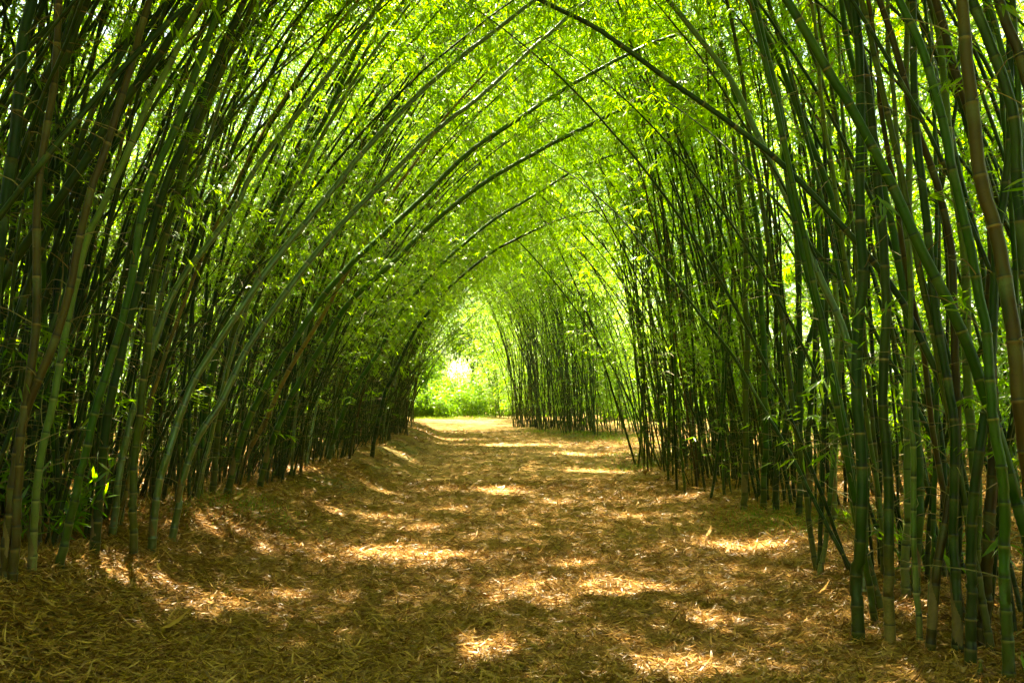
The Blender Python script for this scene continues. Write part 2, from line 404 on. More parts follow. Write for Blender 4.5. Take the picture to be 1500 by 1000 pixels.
protos = []          # index 0-5 strongly arching, 6-11 upright
specs = [(12.5, .10, 1.15, 1.5), (12.0, .16, 1.0, 1.4), (11.5, .22, 1.25, 1.7), (12.0, .05, 1.45, 1.9), (10.5, .26, .85, 1.4), (13.0, .12, 1.30, 1.6),
         (11.5, .02, .55, 2.2), (12.0, .06, .75, 2.4), (11.0, .10, .60, 2.0), (12.5, .03, .95, 2.6), (10.0, .14, .70, 2.0), (11.0, .05, .40, 1.8)]
for L_, th, bow, pw in specs:
    P = centreline(L_, th, bow, pw, rng.uniform(0.05, 0.16)); arch = len(protos) < 6
    protos.append(culm_meshes(P, rng.uniform(.019, .029), 8, STEM['dark'], 0.50 if arch else .58, 5, 1.1, low=.6))
leafy = []
for L_, th, bow, pw in [(11, .03, .6, 2), (12, .08, .9, 2.2), (10, .1, .5, 2), (9, .2, .8, 1.6), (12.5, .05, .4, 2)]:
    P = centreline(L_, th, bow, pw, .1)
    leafy.append(culm_meshes(P, .03, 6, STEM['green'], 0.10, 7, 1.7, dens=1.2, lsize=.17))
canes = []
for L_, th, bow, pw in [(11, .12, 1.2, 1.5), (10, .2, 1.0, 1.6), (9.5, .3, .9, 1.5), (11.5, .05, 1.3, 1.8), (8.5, .38, .7, 1.3), (10.5, .02, .6, 2)]:
    P = centreline(L_, th, bow, pw, .14)
    canes.append(culm_meshes(P, rng.uniform(.014, .022), 6, STEM['dark'], 0.68, 4, .9, low=.85))

def slot_mat(o, m):
    o.material_slots[0].link = 'OBJECT'; o.material_slots[0].material = m
n_culm = 0
def make_culm(meshes, label, group, loc=(0, 0, 0), rz=0.0, tone=None, scale=1.0, tilt=(0, 0)):
    global n_culm
    root = empty('bamboo_culm', loc); root.rotation_euler = (tilt[0], tilt[1], rz); root.scale = (scale,) * 3
    tag(root, label, 'bamboo culm', group)
    o = link('stem', meshes[0], root)
    if tone: slot_mat(o, STEM[tone])
    link('foliage', meshes[1], root)
    n_culm += 1
    return root

def blocks(mesh_set, x, y, rx, ry, rz, sc):
    """where a culm's leafy twigs would hang"""
    p = mesh_set[2] * sc; c, t = math.cos(rx), math.sin(rx)
    p = np.stack([p[:, 0], p[:, 1] * c - p[:, 2] * t, p[:, 1] * t + p[:, 2] * c], 1); c, t = math.cos(ry), math.sin(ry)
    p = np.stack([p[:, 0] * c + p[:, 2] * t, p[:, 1], -p[:, 0] * t + p[:, 2] * c], 1); c, t = math.cos(rz), math.sin(rz)
    p = np.stack([p[:, 0] * c - p[:, 1] * t, p[:, 0] * t + p[:, 1] * c, p[:, 2]], 1)
    return p + np.array([x, y, float(tz(x, y))])
COVER = np.zeros((36, 140)); WANT = 130.0          # leaves between the sun and each half metre of path, x -12..6, y 2..72
def shade_cells(p):
    g = p[:, :2] - SUN[None, :2] * (p[:, 2:3] / SUN[2]); g = g[np.abs(g[:, 0] - path_centre(g[:, 1])) < 4.2]
    i = np.floor((g[:, 0] + 12) * 2).astype(int); j = np.floor((g[:, 1] - 2) * 2).astype(int)
    k = (i >= 0) & (i < 36) & (j >= 0) & (j < 140); return i[k], j[k]
def shade(p): np.add.at(COVER, shade_cells(p), 1)
def best_place(draw, tries=10):
    best = None
    for _ in range(tries):
        c = draw(); p = blocks(*c); i, j = shade_cells(p)
        score = np.clip((WANT - COVER[i, j]) / WANT, 0, 1).sum() - 6.0 * in_gap(p).sum()
        if best is None or score > best[0]: best = (score, c, p)
    shade(best[2]); return best[1]
# --- culms traced one by one: tone, radius, length, points in metres, label, group
HEROES = [
    ('dark', 0.0376, 10.0, [(-4.55, 7.3, 0.49), (-4.3, 7.31, 1.35), (-3.81, 7.37, 2.44), (-3.4, 7.42, 3.14), (-3.03, 7.49, 3.81), (-2.7, 7.55, 4.34), (-2.48, 7.6, 4.74)],
     'thick dark green culm slanting up across the top left corner over the brown ones', 'culms of the leaning wall of bamboo'),
    ('brown', 0.0282, 10.0, [(-3.19, 6.32, 0.41), (-3.15, 6.33, 1.04), (-3.09, 6.36, 1.51), (-2.96, 6.39, 1.99), (-2.8, 6.47, 2.76), (-2.66, 6.58, 3.55), (-2.5, 6.72, 4.38)],
     'brown weathered culm at the left edge crossing behind the thick dark slanting one', 'culms of the leaning wall of bamboo'),
    ('dark', 0.0446, 9.5, [(-3.44, 6.5, 0.33), (-3.44, 6.52, 1.56), (-3.41, 6.58, 2.78), (-3.37, 6.63, 3.51), (-3.29, 6.7, 4.37)],
     'very thick almost black culm running up the left border of the picture', 'culms of the leaning wall of bamboo'),
    ('dark', 0.0240, 9.5, [(-4.66, 7.0, 0.7), (-4.52, 7.05, 2.28), (-4.18, 7.15, 3.44), (-3.78, 7.22, 4.02), (-3.25, 7.3, 4.62)],
     'thin dark culm cutting steeply across the uppermost left corner', 'culms of the leaning wall of bamboo'),
    ('brown', 0.0282, 10.0, [(-3.14, 6.32, 0.4), (-3.1, 6.34, 1.38), (-3.08, 6.37, 1.99), (-3.08, 6.46, 3.24), (-3.06, 6.57, 4.22), (-3.08, 6.62, 4.62)],
     'dark brown upright culm just inside the left border', 'culms of the leaning wall of bamboo'),
    ('pale', 0.0253, 10.5, [(-3.2, 6.7, 0.41), (-3.15, 6.73, 1.37), (-2.97, 6.83, 2.59), (-2.86, 6.88, 2.98), (-2.7, 6.93, 3.38), (-2.34, 7.1, 4.43)],
     'pale greyish green culm leaning between the brown culm and the green ones', 'culms of the leaning wall of bamboo'),
    ('green', 0.0291, 10.5, [(-3.19, 7.08, 0.41), (-3.05, 7.09, 1.12), (-2.85, 7.15, 2.04), (-2.69, 7.24, 3.05), (-2.54, 7.31, 3.58), (-2.23, 7.48, 4.69)],
     'green culm with clear node rings on the bank, next to the pale one', 'culms of the leaning wall of bamboo'),
    ('dark', 0.0354, 11.0, [(-3.3, 7.94, 0.44), (-3.25, 7.95, 1.11), (-3.09, 8.01, 2.32), (-2.89, 8.1, 3.22), (-2.68, 8.19, 3.96), (-2.3, 8.34, 5.05)],
     'dark green leaning culm whose tan foot swells on the left bank', 'culms of the leaning wall of bamboo'),
    ('wax', 0.0312, 11.5, [(-3.62, 9.1, 0.46), (-3.52, 9.13, 1.29), (-3.2, 9.29, 2.56), (-2.8, 9.42, 3.26), (-2.34, 9.62, 4.11), (-1.73, 9.89, 5.09), (-1.35, 10.1, 5.78)],
     'long waxy culm with a pale sheen, highest of the arching ones from the bank', 'culms of the leaning wall of bamboo'),
    ('wax', 0.0328, 12.0, [(-3.12, 8.7, 0.39), (-3.06, 8.72, 0.95), (-2.89, 8.81, 1.6), (-2.64, 8.93, 2.15), (-2.34, 9.07, 2.66), (-1.98, 9.25, 3.23), (-1.64, 9.44, 3.76), (-1.27, 9.63, 4.24), (-0.89, 9.85, 4.76), (-0.35, 10.08, 5.3), (0.14, 10.3, 5.78)],
     'long smooth culm from the bank arching to the top middle of the tunnel', 'culms of the leaning wall of bamboo'),
    ('wax', 0.0319, 12.5, [(-3.16, 9.3, 0.4), (-3.0, 9.34, 1.12), (-2.77, 9.42, 1.6), (-2.49, 9.55, 2.19), (-2.09, 9.76, 2.88), (-1.72, 9.95, 3.39), (-1.31, 10.17, 3.92), (-0.73, 10.43, 4.54), (0.0, 10.78, 5.29), (0.58, 11.1, 5.95)],
     'long smooth culm arching just below the longest arch beyond the tunnel middle', 'culms of the leaning wall of bamboo'),
    ('tan', 0.0315, 9.5, [(-3.59, 13.12, 0.46), (-3.49, 13.13, 0.88), (-3.24, 13.16, 1.42), (-2.78, 13.28, 2.37), (-2.32, 13.45, 3.22), (-1.76, 13.75, 4.36), (-1.08, 14.12, 5.53)],
     'dead straw coloured culm leaning out of the wall of dark stems', 'culms of the leaning wall of bamboo'),
    ('green', 0.0402, 13.5, [(-3.35, 11.72, 0.45), (-3.17, 11.76, 1.2), (-2.85, 11.89, 1.97), (-2.49, 12.05, 2.59), (-2.11, 12.25, 3.2), (-1.59, 12.46, 3.75), (-0.67, 12.9, 4.78), (0.0, 13.18, 5.36), (0.9, 13.51, 6.03), (1.54, 13.72, 6.44)],
     'green culm bowed far over the path, third of the great arches from the top', 'culms of the leaning wall of bamboo'),
    ('green', 0.0409, 14.0, [(-3.35, 13.24, 0.45), (-3.17, 13.28, 1.15), (-2.85, 13.39, 1.87), (-2.35, 13.64, 2.82), (-1.68, 13.9, 3.56), (-0.84, 14.29, 4.47), (0.31, 14.7, 5.32), (1.04, 14.91, 5.74), (2.13, 15.24, 6.38)],
     'slender green culm bowed flat over the path, lowest of the four great arches', 'culms of the leaning wall of bamboo'),
    ('green', 0.0444, 12.0, [(-3.41, 18.5, 0.47), (-3.17, 18.56, 1.35), (-2.7, 18.72, 2.24), (-1.98, 19.15, 3.58), (-0.69, 19.81, 5.02), (1.07, 20.5, 6.29)],
     'slender culm further along the leaning wall bending below the great arches', 'culms of the leaning wall of bamboo'),
    ('dark', 0.0456, 11.0, [(-3.1, 22.14, 0.42), (-2.89, 22.25, 1.6), (-2.33, 22.63, 3.0), (-1.59, 23.13, 4.15), (-0.49, 23.69, 5.2), (0.84, 24.14, 5.94)],
     'thin dark culm hanging lowest over the path at the far leaning wall', 'culms of the leaning wall of bamboo'),
    ('green', 0.0397, 11.5, [(-3.62, 11.58, 0.46), (-3.57, 11.61, 1.52), (-3.31, 11.7, 2.81), (-2.87, 11.83, 3.89), (-2.34, 12.01, 5.02), (-1.88, 12.22, 6.13), (-1.65, 12.38, 6.9)],
     'green culm leaning beside the waxy one, its foot on the edge of the bank', 'culms of the leaning wall of bamboo'),
    ('olive', 0.0311, 11.0, [(-3.1, 8.24, 0.38), (-3.1, 8.26, 1.32), (-3.01, 8.32, 2.46), (-2.84, 8.42, 3.53), (-2.51, 8.56, 4.59), (-2.27, 8.64, 5.17)],
     'olive culm standing almost upright at the brink of the left bank', 'culms of the leaning wall of bamboo'),
    ('olive', 0.0370, 11.5, [(-3.59, 12.0, 0.46), (-3.47, 12.05, 1.85), (-3.2, 12.2, 3.2), (-2.76, 12.41, 4.44), (-2.21, 12.68, 5.66), (-1.46, 13.0, 6.97)],
     'thinner olive culm curving up to the bright leaves left of the tunnel crown', 'culms of the leaning wall of bamboo'),
    ('dark', 0.0394, 10.0, [(2.31, 6.76, -0.0), (2.34, 6.77, 1.09), (2.38, 6.8, 2.02), (2.43, 6.85, 3.21), (2.45, 6.91, 4.33), (2.45, 6.96, 4.98)],
     'straight dark culm with pale rings standing foremost beside the path', 'culms of the near upright clump'),
    ('brownfoot', 0.0348, 10.5, [(2.52, 6.76, -0.0), (2.54, 6.78, 1.09), (2.56, 6.83, 2.02), (2.58, 6.9, 2.98), (2.55, 6.97, 3.74), (2.43, 7.06, 4.52)],
     'dark culm with a scuffed brown foot next to the straight foremost one', 'culms of the near upright clump'),
    ('pale', 0.0323, 10.5, [(3.05, 7.84, 0.05), (3.11, 7.86, 1.28), (3.16, 7.89, 2.09), (3.22, 7.98, 3.48), (3.29, 8.09, 4.8), (3.29, 8.14, 5.32)],
     'upright light green culm with black node rings in the near right clump', 'culms of the near upright clump'),
    ('green', 0.0337, 11.0, [(2.76, 7.56, 0.02), (2.58, 7.58, 0.9), (2.51, 7.63, 1.55), (2.43, 7.68, 2.07), (2.3, 7.76, 2.72), (2.21, 7.87, 3.46), (2.15, 7.99, 4.1), (2.06, 8.16, 4.97)],
     'green culm leaning left out of the near right clump with a tan foot', 'culms of the near upright clump'),
    ('wax', 0.0331, 11.5, [(2.82, 8.04, 0.03), (2.83, 8.1, 1.27), (2.76, 8.2, 2.11), (2.58, 8.29, 2.69), (2.34, 8.42, 3.35), (2.09, 8.58, 4.08), (1.91, 8.69, 4.51), (1.55, 8.84, 5.1)],
     'smooth waxy green culm arching left from behind the straight foremost one', 'culms of the near upright clump'),
    ('dark', 0.0250, 12.5, [(2.91, 6.64, 0.04), (2.96, 6.66, 0.65), (2.97, 6.77, 1.55), (2.81, 6.87, 2.1), (2.68, 6.94, 2.39), (2.39, 7.05, 2.82), (2.06, 7.16, 3.24), (1.74, 7.26, 3.57), (1.29, 7.38, 3.97), (0.79, 7.52, 4.38), (0.21, 7.64, 4.76)],
     'long dark culm sweeping from the upright clump across the tunnel top to its middle', 'culms of the near upright clump'),
    ('green', 0.0383, 10.0, [(3.27, 6.2, 0.3), (3.16, 6.21, 0.88), (3.08, 6.22, 1.28), (2.95, 6.24, 1.66), (2.84, 6.26, 1.99), (2.67, 6.29, 2.42), (2.5, 6.33, 2.87), (2.27, 6.39, 3.4), (2.09, 6.44, 3.8), (1.83, 6.5, 4.29)],
     'thick green culm slanting from the right border up to the left with tan node rings', 'culms of the near upright clump'),
    ('green', 0.0324, 9.5, [(2.89, 5.9, 0.03), (2.89, 5.91, 0.76), (2.86, 5.93, 1.56), (2.83, 5.96, 2.17), (2.74, 6.0, 2.8), (2.66, 6.03, 3.23), (2.55, 6.07, 3.74), (2.42, 6.1, 4.12)],
     'thick clean green culm bowing gently left in front of the brown ones', 'culms of the near upright clump'),
    ('brown', 0.0412, 8.5, [(2.67, 5.0, 0.16), (2.61, 5.01, 1.06), (2.54, 5.05, 1.91), (2.52, 5.07, 2.18), (2.46, 5.11, 2.7), (2.43, 5.15, 3.21), (2.39, 5.2, 3.75)],
     'thickest brown culm of all, running up just inside the right border', 'culms of the near upright clump'),
    ('brown', 0.0382, 9.5, [(3.05, 6.56, 0.05), (3.14, 6.57, 1.11), (3.21, 6.61, 2.24), (3.18, 6.68, 3.29), (3.07, 6.72, 3.85), (2.94, 6.76, 4.39)],
     'brown culm just left of and behind the thickest brown one', 'culms of the near upright clump'),
    ('dark', 0.0370, 9.0, [(2.95, 5.4, 0.18), (2.9, 5.43, 1.56), (2.83, 5.51, 2.9), (2.79, 5.55, 3.4), (2.67, 5.6, 3.92)],
     'almost black culm in the upper right corner behind the thickest brown one', 'culms of the near upright clump'),
    ('brown', 0.0364, 9.0, [(3.04, 5.3, 0.28), (2.99, 5.36, 2.12), (2.85, 5.45, 3.37), (2.78, 5.5, 3.87)],
     'dark brown culm cutting the uppermost right corner', 'culms of the near upright clump'),
    ('pale', 0.0324, 10.0, [(3.09, 6.74, 0.06), (3.12, 6.76, 1.32), (3.12, 6.81, 2.26), (3.09, 6.9, 3.35), (3.06, 6.99, 4.26), (3.07, 7.04, 4.71)],
     'pale grey green culm with dark rings half hidden behind the clean thick one', 'culms of the near upright clump'),
    ('green', 0.0332, 11.0, [(3.05, 8.8, 0.05), (3.11, 8.83, 1.24), (3.08, 8.93, 2.46), (2.9, 9.08, 3.61), (2.67, 9.21, 4.42), (2.28, 9.4, 5.49)],
     'slim light green culm curving left high above the right edge of the path', 'culms of the near upright clump'),
    ('brown', 0.0292, 10.0, [(2.7, 6.56, 0.01), (2.77, 6.56, 0.49), (2.89, 6.58, 1.02), (2.94, 6.61, 1.65), (2.96, 6.65, 2.33), (2.93, 6.7, 2.94), (2.72, 6.79, 3.8), (2.58, 6.86, 4.44)],
     'crooked brownish culm whose foot leans right before it bends back left', 'culms of the near upright clump'),
    ('green', 0.0323, 10.5, [(3.13, 7.84, 0.07), (3.2, 7.87, 1.33), (3.12, 7.94, 2.53), (3.01, 8.03, 3.49), (2.8, 8.17, 4.68), (2.75, 8.24, 5.24)],
     'mid green culm leaning left past the light green upright one', 'culms of the near upright clump'),
    ('dark', 0.0311, 10.0, [(2.85, 6.48, 0.03), (2.87, 6.49, 0.68), (2.86, 6.52, 1.56), (2.81, 6.57, 2.32), (2.75, 6.65, 3.26), (2.78, 6.78, 4.4)],
     'dark green culm rising out of the tangle of feet in the near clump', 'culms of the near upright clump'),
    ('dark', 0.0321, 9.5, [(2.82, 6.24, 0.03), (2.87, 6.25, 0.88), (2.96, 6.27, 1.56), (3.16, 6.33, 2.87), (3.3, 6.44, 4.26)],
     'dark culm leaning outward to the right beside the brown ones', 'culms of the near upright clump'),
    ('pale', 0.0380, 10.5, [(3.94, 12.3, 0.1), (3.97, 12.31, 1.52), (4.05, 12.36, 2.96), (4.03, 12.46, 4.98), (3.89, 12.6, 6.81)],
     'single pale straight culm with a bright foot standing in the grass by the path', 'culms of the upright wall of bamboo'),
    ('dark', 0.0414, 11.0, [(3.83, 13.4, 0.1), (3.9, 13.45, 2.43), (3.87, 13.59, 4.8), (3.58, 13.8, 7.01)],
     'dark straight culm of the small group beyond the grass, nearest the wall of stems', 'culms of the upright wall of bamboo'),
    ('dark', 0.0368, 11.0, [(3.95, 13.4, 0.1), (4.05, 13.44, 1.88), (4.22, 13.55, 3.85), (4.24, 13.8, 6.32)],
     'dark culm in the middle of the small group beyond the grass', 'culms of the upright wall of bamboo'),
    ('green', 0.0365, 11.0, [(4.09, 13.32, 0.1), (4.21, 13.37, 2.43), (4.1, 13.54, 5.27), (3.85, 13.72, 7.27)],
     'green culm of the small group beyond the grass, beside the pale one', 'culms of the upright wall of bamboo'),
    ('olive', 0.0433, 11.5, [(3.24, 14.02, 0.08), (3.29, 14.04, 1.5), (3.33, 14.17, 3.95), (3.12, 14.42, 6.53)],
     'olive culm with pale rings at the front corner of the upright wall', 'culms of the upright wall of bamboo'),
    ('dark', 0.0427, 9.0, [(3.62, 13.82, 0.1), (3.7, 13.84, 0.94), (3.95, 13.89, 1.79), (4.23, 13.99, 2.66), (4.82, 14.22, 4.15)],
     'dark culm forking away to the right from the foot of the upright wall', 'culms of the upright wall of bamboo'),
    ('green', 0.0432, 11.5, [(3.52, 14.0, 0.1), (3.56, 14.06, 2.47), (3.46, 14.25, 4.96), (3.05, 14.5, 7.18)],
     'green culm standing tall at the front corner of the upright wall', 'culms of the upright wall of bamboo'),
]
for tone, r, length, pts, label, group in HEROES:
    P = np.array(pts, float)
    b = P[0].copy(); g = float(tz(b[0], b[1])) - 0.04
    if b[2] - g > 0.12: P = np.concatenate([[[b[0] + (b[0] - P[1][0]) * .3, b[1], g]], P])
    else: P[0][2] = g
    base = P[0].copy(); P = P - base
    C = smooth_curve(P, 0.1)
    hh = np.arange(len(C)) * 0.1; C[:, 0] += .012 * np.sin(hh * 4.3 + base[1] * 7) * np.minimum(1, hh); C[:, 1] += .02 * np.sin(hh * 2.9 + base[0] * 9) * np.minimum(1, hh)
    s = 0.1 * (len(C) - 1)
    # beyond the last seen point the culm goes on, bending over under its own weight
    d = norm(C[-1] - C[-6]); kappa = norm(C[-1] - C[-8]) - norm(C[-14] - C[-21]); p = C[-1]; ext = []
    hd = np.array([d[0], d[1] * .6, 0]); hd = hd / max(1e-3, np.linalg.norm(hd))
    if abs(d[0]) < 0.05: hd = np.array([-np.sign(base[0]), 0.3, 0])
    while s < length:
        f = s / length
        d = norm(d + 0.1 * (hd * 0.05 * (1 + 2 * f) + np.array([0, 0, -0.05 - 0.20 * f * f])))
        p = p + d * 0.1; ext.append(p); s += 0.1
    if ext: C = np.concatenate([C, ext])
    mt = culm_meshes(C, r, 12, STEM[tone], 0.55, 4, 1.05, low=.5, at0=base)
    shade(mt[2] + base); root = make_culm(mt, label, group, loc=tuple(base))
    if base[1] < 16 and rng.random() < .5:          # a papery sheath still clasping the culm low down
        i0 = int(rng.integers(1, 5)); q = resample(C[i0:i0 + 5], .008); k = len(q)
        V, Q = tube(q, r * (1.09 + .25 * np.linspace(0, 1, k) ** 2), 40); keep = np.abs((Q[:, 0] % 40) - 20 - 3 * np.sin(Q[:, 0] // 40 * .13)) < 14 * (1 - (Q[:, 0] // 40) / k) ** .7
        link('sheath', mesh_np('sheath', V, Q[keep], mats=[SHEATH], smooth=True), root)

# --- the other culms of each clump, placed one by one from the shared shapes
def clump(n, ptf, protos_i, lean, spread, tones, where, scale=(.85, 1.1)):
    for _ in range(n):
        tone = random.choices([t for t, w in tones], [w for t, w in tones])[0]
        words = {'dark': 'dark green', 'green': 'green', 'olive': 'olive green', 'tan': 'dead straw coloured', 'brown': 'brown', 'wax': 'pale waxy green', 'pale': 'pale grey green'}[tone]
        def draw():
            x, y = ptf()
            return (protos[random.choice(protos_i)], x, y, random.gauss(0, .085), random.gauss(0, .085), lean + random.gauss(0, spread), random.uniform(*scale))
        m, x, y, rx, ry, rz, sc = best_place(draw)
        make_culm(m, words + ' culm ' + where, words + ' culms ' + where, (x, y, float(tz(x, y)) - 0.04), rz, tone, sc, (rx, ry))
def wall(x0, x1, y0, y1, pw=1.0):
    def f():
        y = random.uniform(y0, y1); x = x0 + (x1 - x0) * random.random() ** pw
        return float(path_centre(np.array(y))) + x, y
    return f
TL = [('dark', 6), ('green', 4), ('olive', 2), ('brown', 1), ('tan', .4), ('wax', 2.2)]
TR = [('dark', 6), ('green', 5), ('olive', 2), ('brown', 1), ('pale', .6)]
clump(34, wall(-3.5, -5.6, 8.6, 13.5, 1.2), [0, 1, 2, 4, 7, 8], 0.15, .45, TL, 'packed among the near stems on the left bank')
clump(52, wall(-3.4, -5.2, 14.5, 22, 1.4), [0, 1, 2, 3, 5], 0.1, .35, TL, 'in the dark leaning wall along the left of the path')
clump(38, wall(-3.2, -4.8, 22.5, 36, 1.4), [0, 1, 2, 3, 5], 0.1, .35, TL, 'where the leaning wall narrows towards the far end')
clump(18, wall(2.55, 3.9, 5.6, 9.3), [6, 7, 8, 10, 11], PI, .7, TR, 'in the tangle of the near clump on the right')
clump(44, wall(3.0, 4.9, 15, 25, 1.4), [6, 7, 8, 9, 10, 11, 4], PI, .6, TR, 'in the upright wall right of the path')
def far_pt():
    t = random.random(); k = random.random() ** 1.5
    return (3.2 - 3.2 * t + k * .35, 37.2 + 13 * t + k * 3.5)
clump(54, far_pt, [6, 7, 8, 9, 11, 0], PI, .7, [('dark', 6), ('green', 4), ('olive', 1)], 'of the separate clump where the path bends')
print('culms', n_culm)

# ------------------------------------------------------------------ masses nobody could count: scattered with geometry nodes
def scatter(name, meshes_list, pts, rots, scls, idxs, label, cat):
    me = bpy.data.meshes.new(name); me.vertices.add(len(pts)); me.vertices.foreach_set('co', np.asarray(pts, np.float32).ravel())
    a = me.attributes.new('rot', 'FLOAT_VECTOR', 'POINT'); a.data.foreach_set('vector', np.asarray(rots, np.float32).ravel())
    a = me.attributes.new('scl', 'FLOAT', 'POINT'); a.data.foreach_set('value', np.asarray(scls, np.float32))
    a = me.attributes.new('idx', 'INT', 'POINT'); a.data.foreach_set('value', np.asarray(idxs, np.int32))
    o = link(name, me); tag(o, label, cat, kind='stuff')
    ng = bpy.data.node_groups.new(name + '_nodes', 'GeometryNodeTree')
    ng.interface.new_socket('Geometry', in_out='INPUT', socket_type='NodeSocketGeometry')
    ng.interface.new_socket('Geometry', in_out='OUTPUT', socket_type='NodeSocketGeometry')
    nd, lk = ng.nodes, ng.links
    gi, go = nd.new('NodeGroupInput'), nd.new('NodeGroupOutput')
    m2p = nd.new('GeometryNodeMeshToPoints'); lk.new(gi.outputs[0], m2p.inputs[0])
    join_all = nd.new('GeometryNodeJoinGeometry')
    for srcs in reversed(meshes_list):
        jn = nd.new('GeometryNodeJoinGeometry')
        for so in srcs:
            oi = nd.new('GeometryNodeObjectInfo'); oi.transform_space = 'ORIGINAL'; oi.inputs['Object'].default_value = so
            lk.new(oi.outputs['Geometry'], jn.inputs[0])
        g2i = nd.new('GeometryNodeGeometryToInstance'); lk.new(jn.outputs[0], g2i.inputs[0]); lk.new(g2i.outputs[0], join_all.inputs[0])
    def na(nm, t):
        x = nd.new('GeometryNodeInputNamedAttribute'); x.data_type = t; x.inputs['Name'].default_value = nm; return x.outputs[0]
    iop = nd.new('GeometryNodeInstanceOnPoints'); lk.new(m2p.outputs[0], iop.inputs['Points']); lk.new(join_all.outputs[0], iop.inputs['Instance'])
    iop.inputs['Pick Instance'].default_value = True
    lk.new(na('idx', 'INT'), iop.inputs['Instance Index']); lk.new(na('scl', 'FLOAT'), iop.inputs['Scale'])
    e2r = nd.new('FunctionNodeEulerToRotation'); lk.new(na('rot', 'FLOAT_VECTOR'), e2r.inputs[0]); lk.new(e2r.outputs[0], iop.inputs['Rotation'])
    lk.new(iop.outputs[0], go.inputs[0])
    md = o.modifiers.new('scatter', 'NODES'); md.node_group = ng
    return o
def src(name, me):            # geometry source for the scattering, itself never linked to the scene
    return bpy.data.objects.new(name, me)

psrc = [[src('thicket_' + nm, me) for nm, me in zip(('stem', 'foliage'), m)] for m in protos + leafy + canes]
pts, rots, scls, idxs = [], [], [], []
SHAPES = protos + leafy + canes
def add_thicket(n, xr, yr, sideL, ii, sc=(.8, 1.1), spread=.8, follow=True, tries=8):
    for _ in range(n):
        k = [0]
        def draw():
            y = random.uniform(*yr); x = random.uniform(*xr) + (float(path_centre(np.array(y))) if follow else 0); k[0] = random.choice(ii)
            return (SHAPES[k[0]], x, y, random.gauss(0, .07), random.gauss(0, .07), (0 if sideL else PI) + random.gauss(0, spread), random.uniform(*sc))
        m, x, y, rx, ry, rz, q = best_place(draw, tries)
        pts.append((x, y, float(tz(x, y)) - .05)); rots.append((rx, ry, rz)); scls.append(q); idxs.append([i for i, t in enumerate(SHAPES) if t is m][0])
ALLP = list(range(12)); LEAFY = list(range(12, 17)); CANES = list(range(17, 23))
add_thicket(110, (-8.5, -5.2), (6, 38), True, ALLP)
add_thicket(70, (-14, -8), (6, 60), True, ALLP, spread=2)
add_thicket(70, (-9, -3.6), (36, 72), True, [0, 1, 2, 3, 5]); add_thicket(14, (-9, -4), (60, 78), True, LEAFY); add_thicket(36, (-6, -3), (40, 60), True, [0, 1, 2, 3, 4, 5], sc=(1, 1.25), tries=20); add_thicket(25, (4.5, 12), (58, 78), False, LEAFY)
add_thicket(28, (5.0, 8.5), (15, 38), False, ALLP)
add_thicket(60, (8.5, 15), (4, 60), False, ALLP, spread=2)
add_thicket(30, (4.2, 8.0), (4, 10), False, ALLP)
add_thicket(30, (5.5, 10), (40, 60), False, ALLP)
add_thicket(50, (-7, -3.4), (-10, 6), True, ALLP, spread=.5)  # unseen bamboo left of the camera, added for shade overhead
add_thicket(50, (3.4, 7), (-10, 5), False, ALLP, spread=.5)  # its counterpart on the right, out of view and added to block light
add_thicket(60, (-7.2, -4.4), (8, 38), True, [0, 1, 2, 3, 4, 5, 7, 8], sc=(.8, 1.05), spread=.6)
add_thicket(110, (-6.8, -3.5), (8.5, 37), True, CANES, spread=.7)
add_thicket(170, (-4.9, -3.4), (14, 36), True, [17, 18, 20, 22], sc=(.85, 1.15), spread=.35)
add_thicket(260, (-9, -4.8), (10, 38), True, CANES, sc=(.35, .65), spread=2)
add_thicket(200, (-7.5, -4), (8.5, 37), True, CANES, sc=(.4, .65), spread=1)
add_thicket(60, (-6, -3.6), (6, 10), True, CANES, spread=1)
add_thicket(190, (-5.6, -3.5), (12, 34), True, CANES, sc=(.35, .6), spread=.8)
add_thicket(120, (-5.2, -3.4), (13, 34), True, CANES, sc=(.3, .5), spread=1.2)
add_thicket(60, (3.2, 5.0), (15, 25), False, CANES, sc=(.3, .5), spread=1.5)
add_thicket(25, (2.9, 4.6), (6.2, 9.2), False, CANES, spread=1.5)
add_thicket(80, (3.9, 6.2), (15, 27), False, [6, 7, 8, 9, 10, 11], sc=(.8, 1.05), spread=.9)
add_thicket(270, (-20, -6.8), (3, 75), True, LEAFY, sc=(.8, 1.3), spread=2)
add_thicket(150, (7.5, 20), (3, 75), False, LEAFY, spread=2)
add_thicket(150, (-34, 22), (85, 116), False, LEAFY, sc=(1.1, 1.7), spread=2, follow=False)
add_thicket(110, (6, 15), (9, 34), False, LEAFY, sc=(1, 1.3), spread=2)
add_thicket(50, (4.5, 10), (38, 60), False, LEAFY, spread=2)
for _ in range(90):
    x, y = far_pt(); pts.append((x + .1, y + 1.2, float(tz(x, y)) - .05)); rots.append((random.gauss(0, .08), random.gauss(0, .08), PI + random.gauss(0, .8))); scls.append(random.uniform(.75, 1.05)); idxs.append(random.choice([6, 7, 8, 9, 11, 19, 22]))
add_thicket(110, (-12, 12), (-24, -8), True, LEAFY, spread=3, follow=False)  # unseen bamboo across the path behind the camera, added to shut out light
add_thicket(45, (-10, -4.2), (-9, 4), True, LEAFY, spread=2, follow=False)  # unseen leafy bamboo close on the left, added to darken the nearest stems
add_thicket(45, (4.2, 10), (-9, 4), False, LEAFY, spread=2, follow=False)  # likewise on the right: unseen, added to darken the near clump
print('cover before', COVER[4:20, 8:80].mean(), (COVER[4:20, 8:80] < 30).mean())
add_thicket(100, (-7, -3.7), (8, 44), True, [0, 1, 2, 3, 4, 5], sc=(.85, 1.15), spread=.7, tries=24)
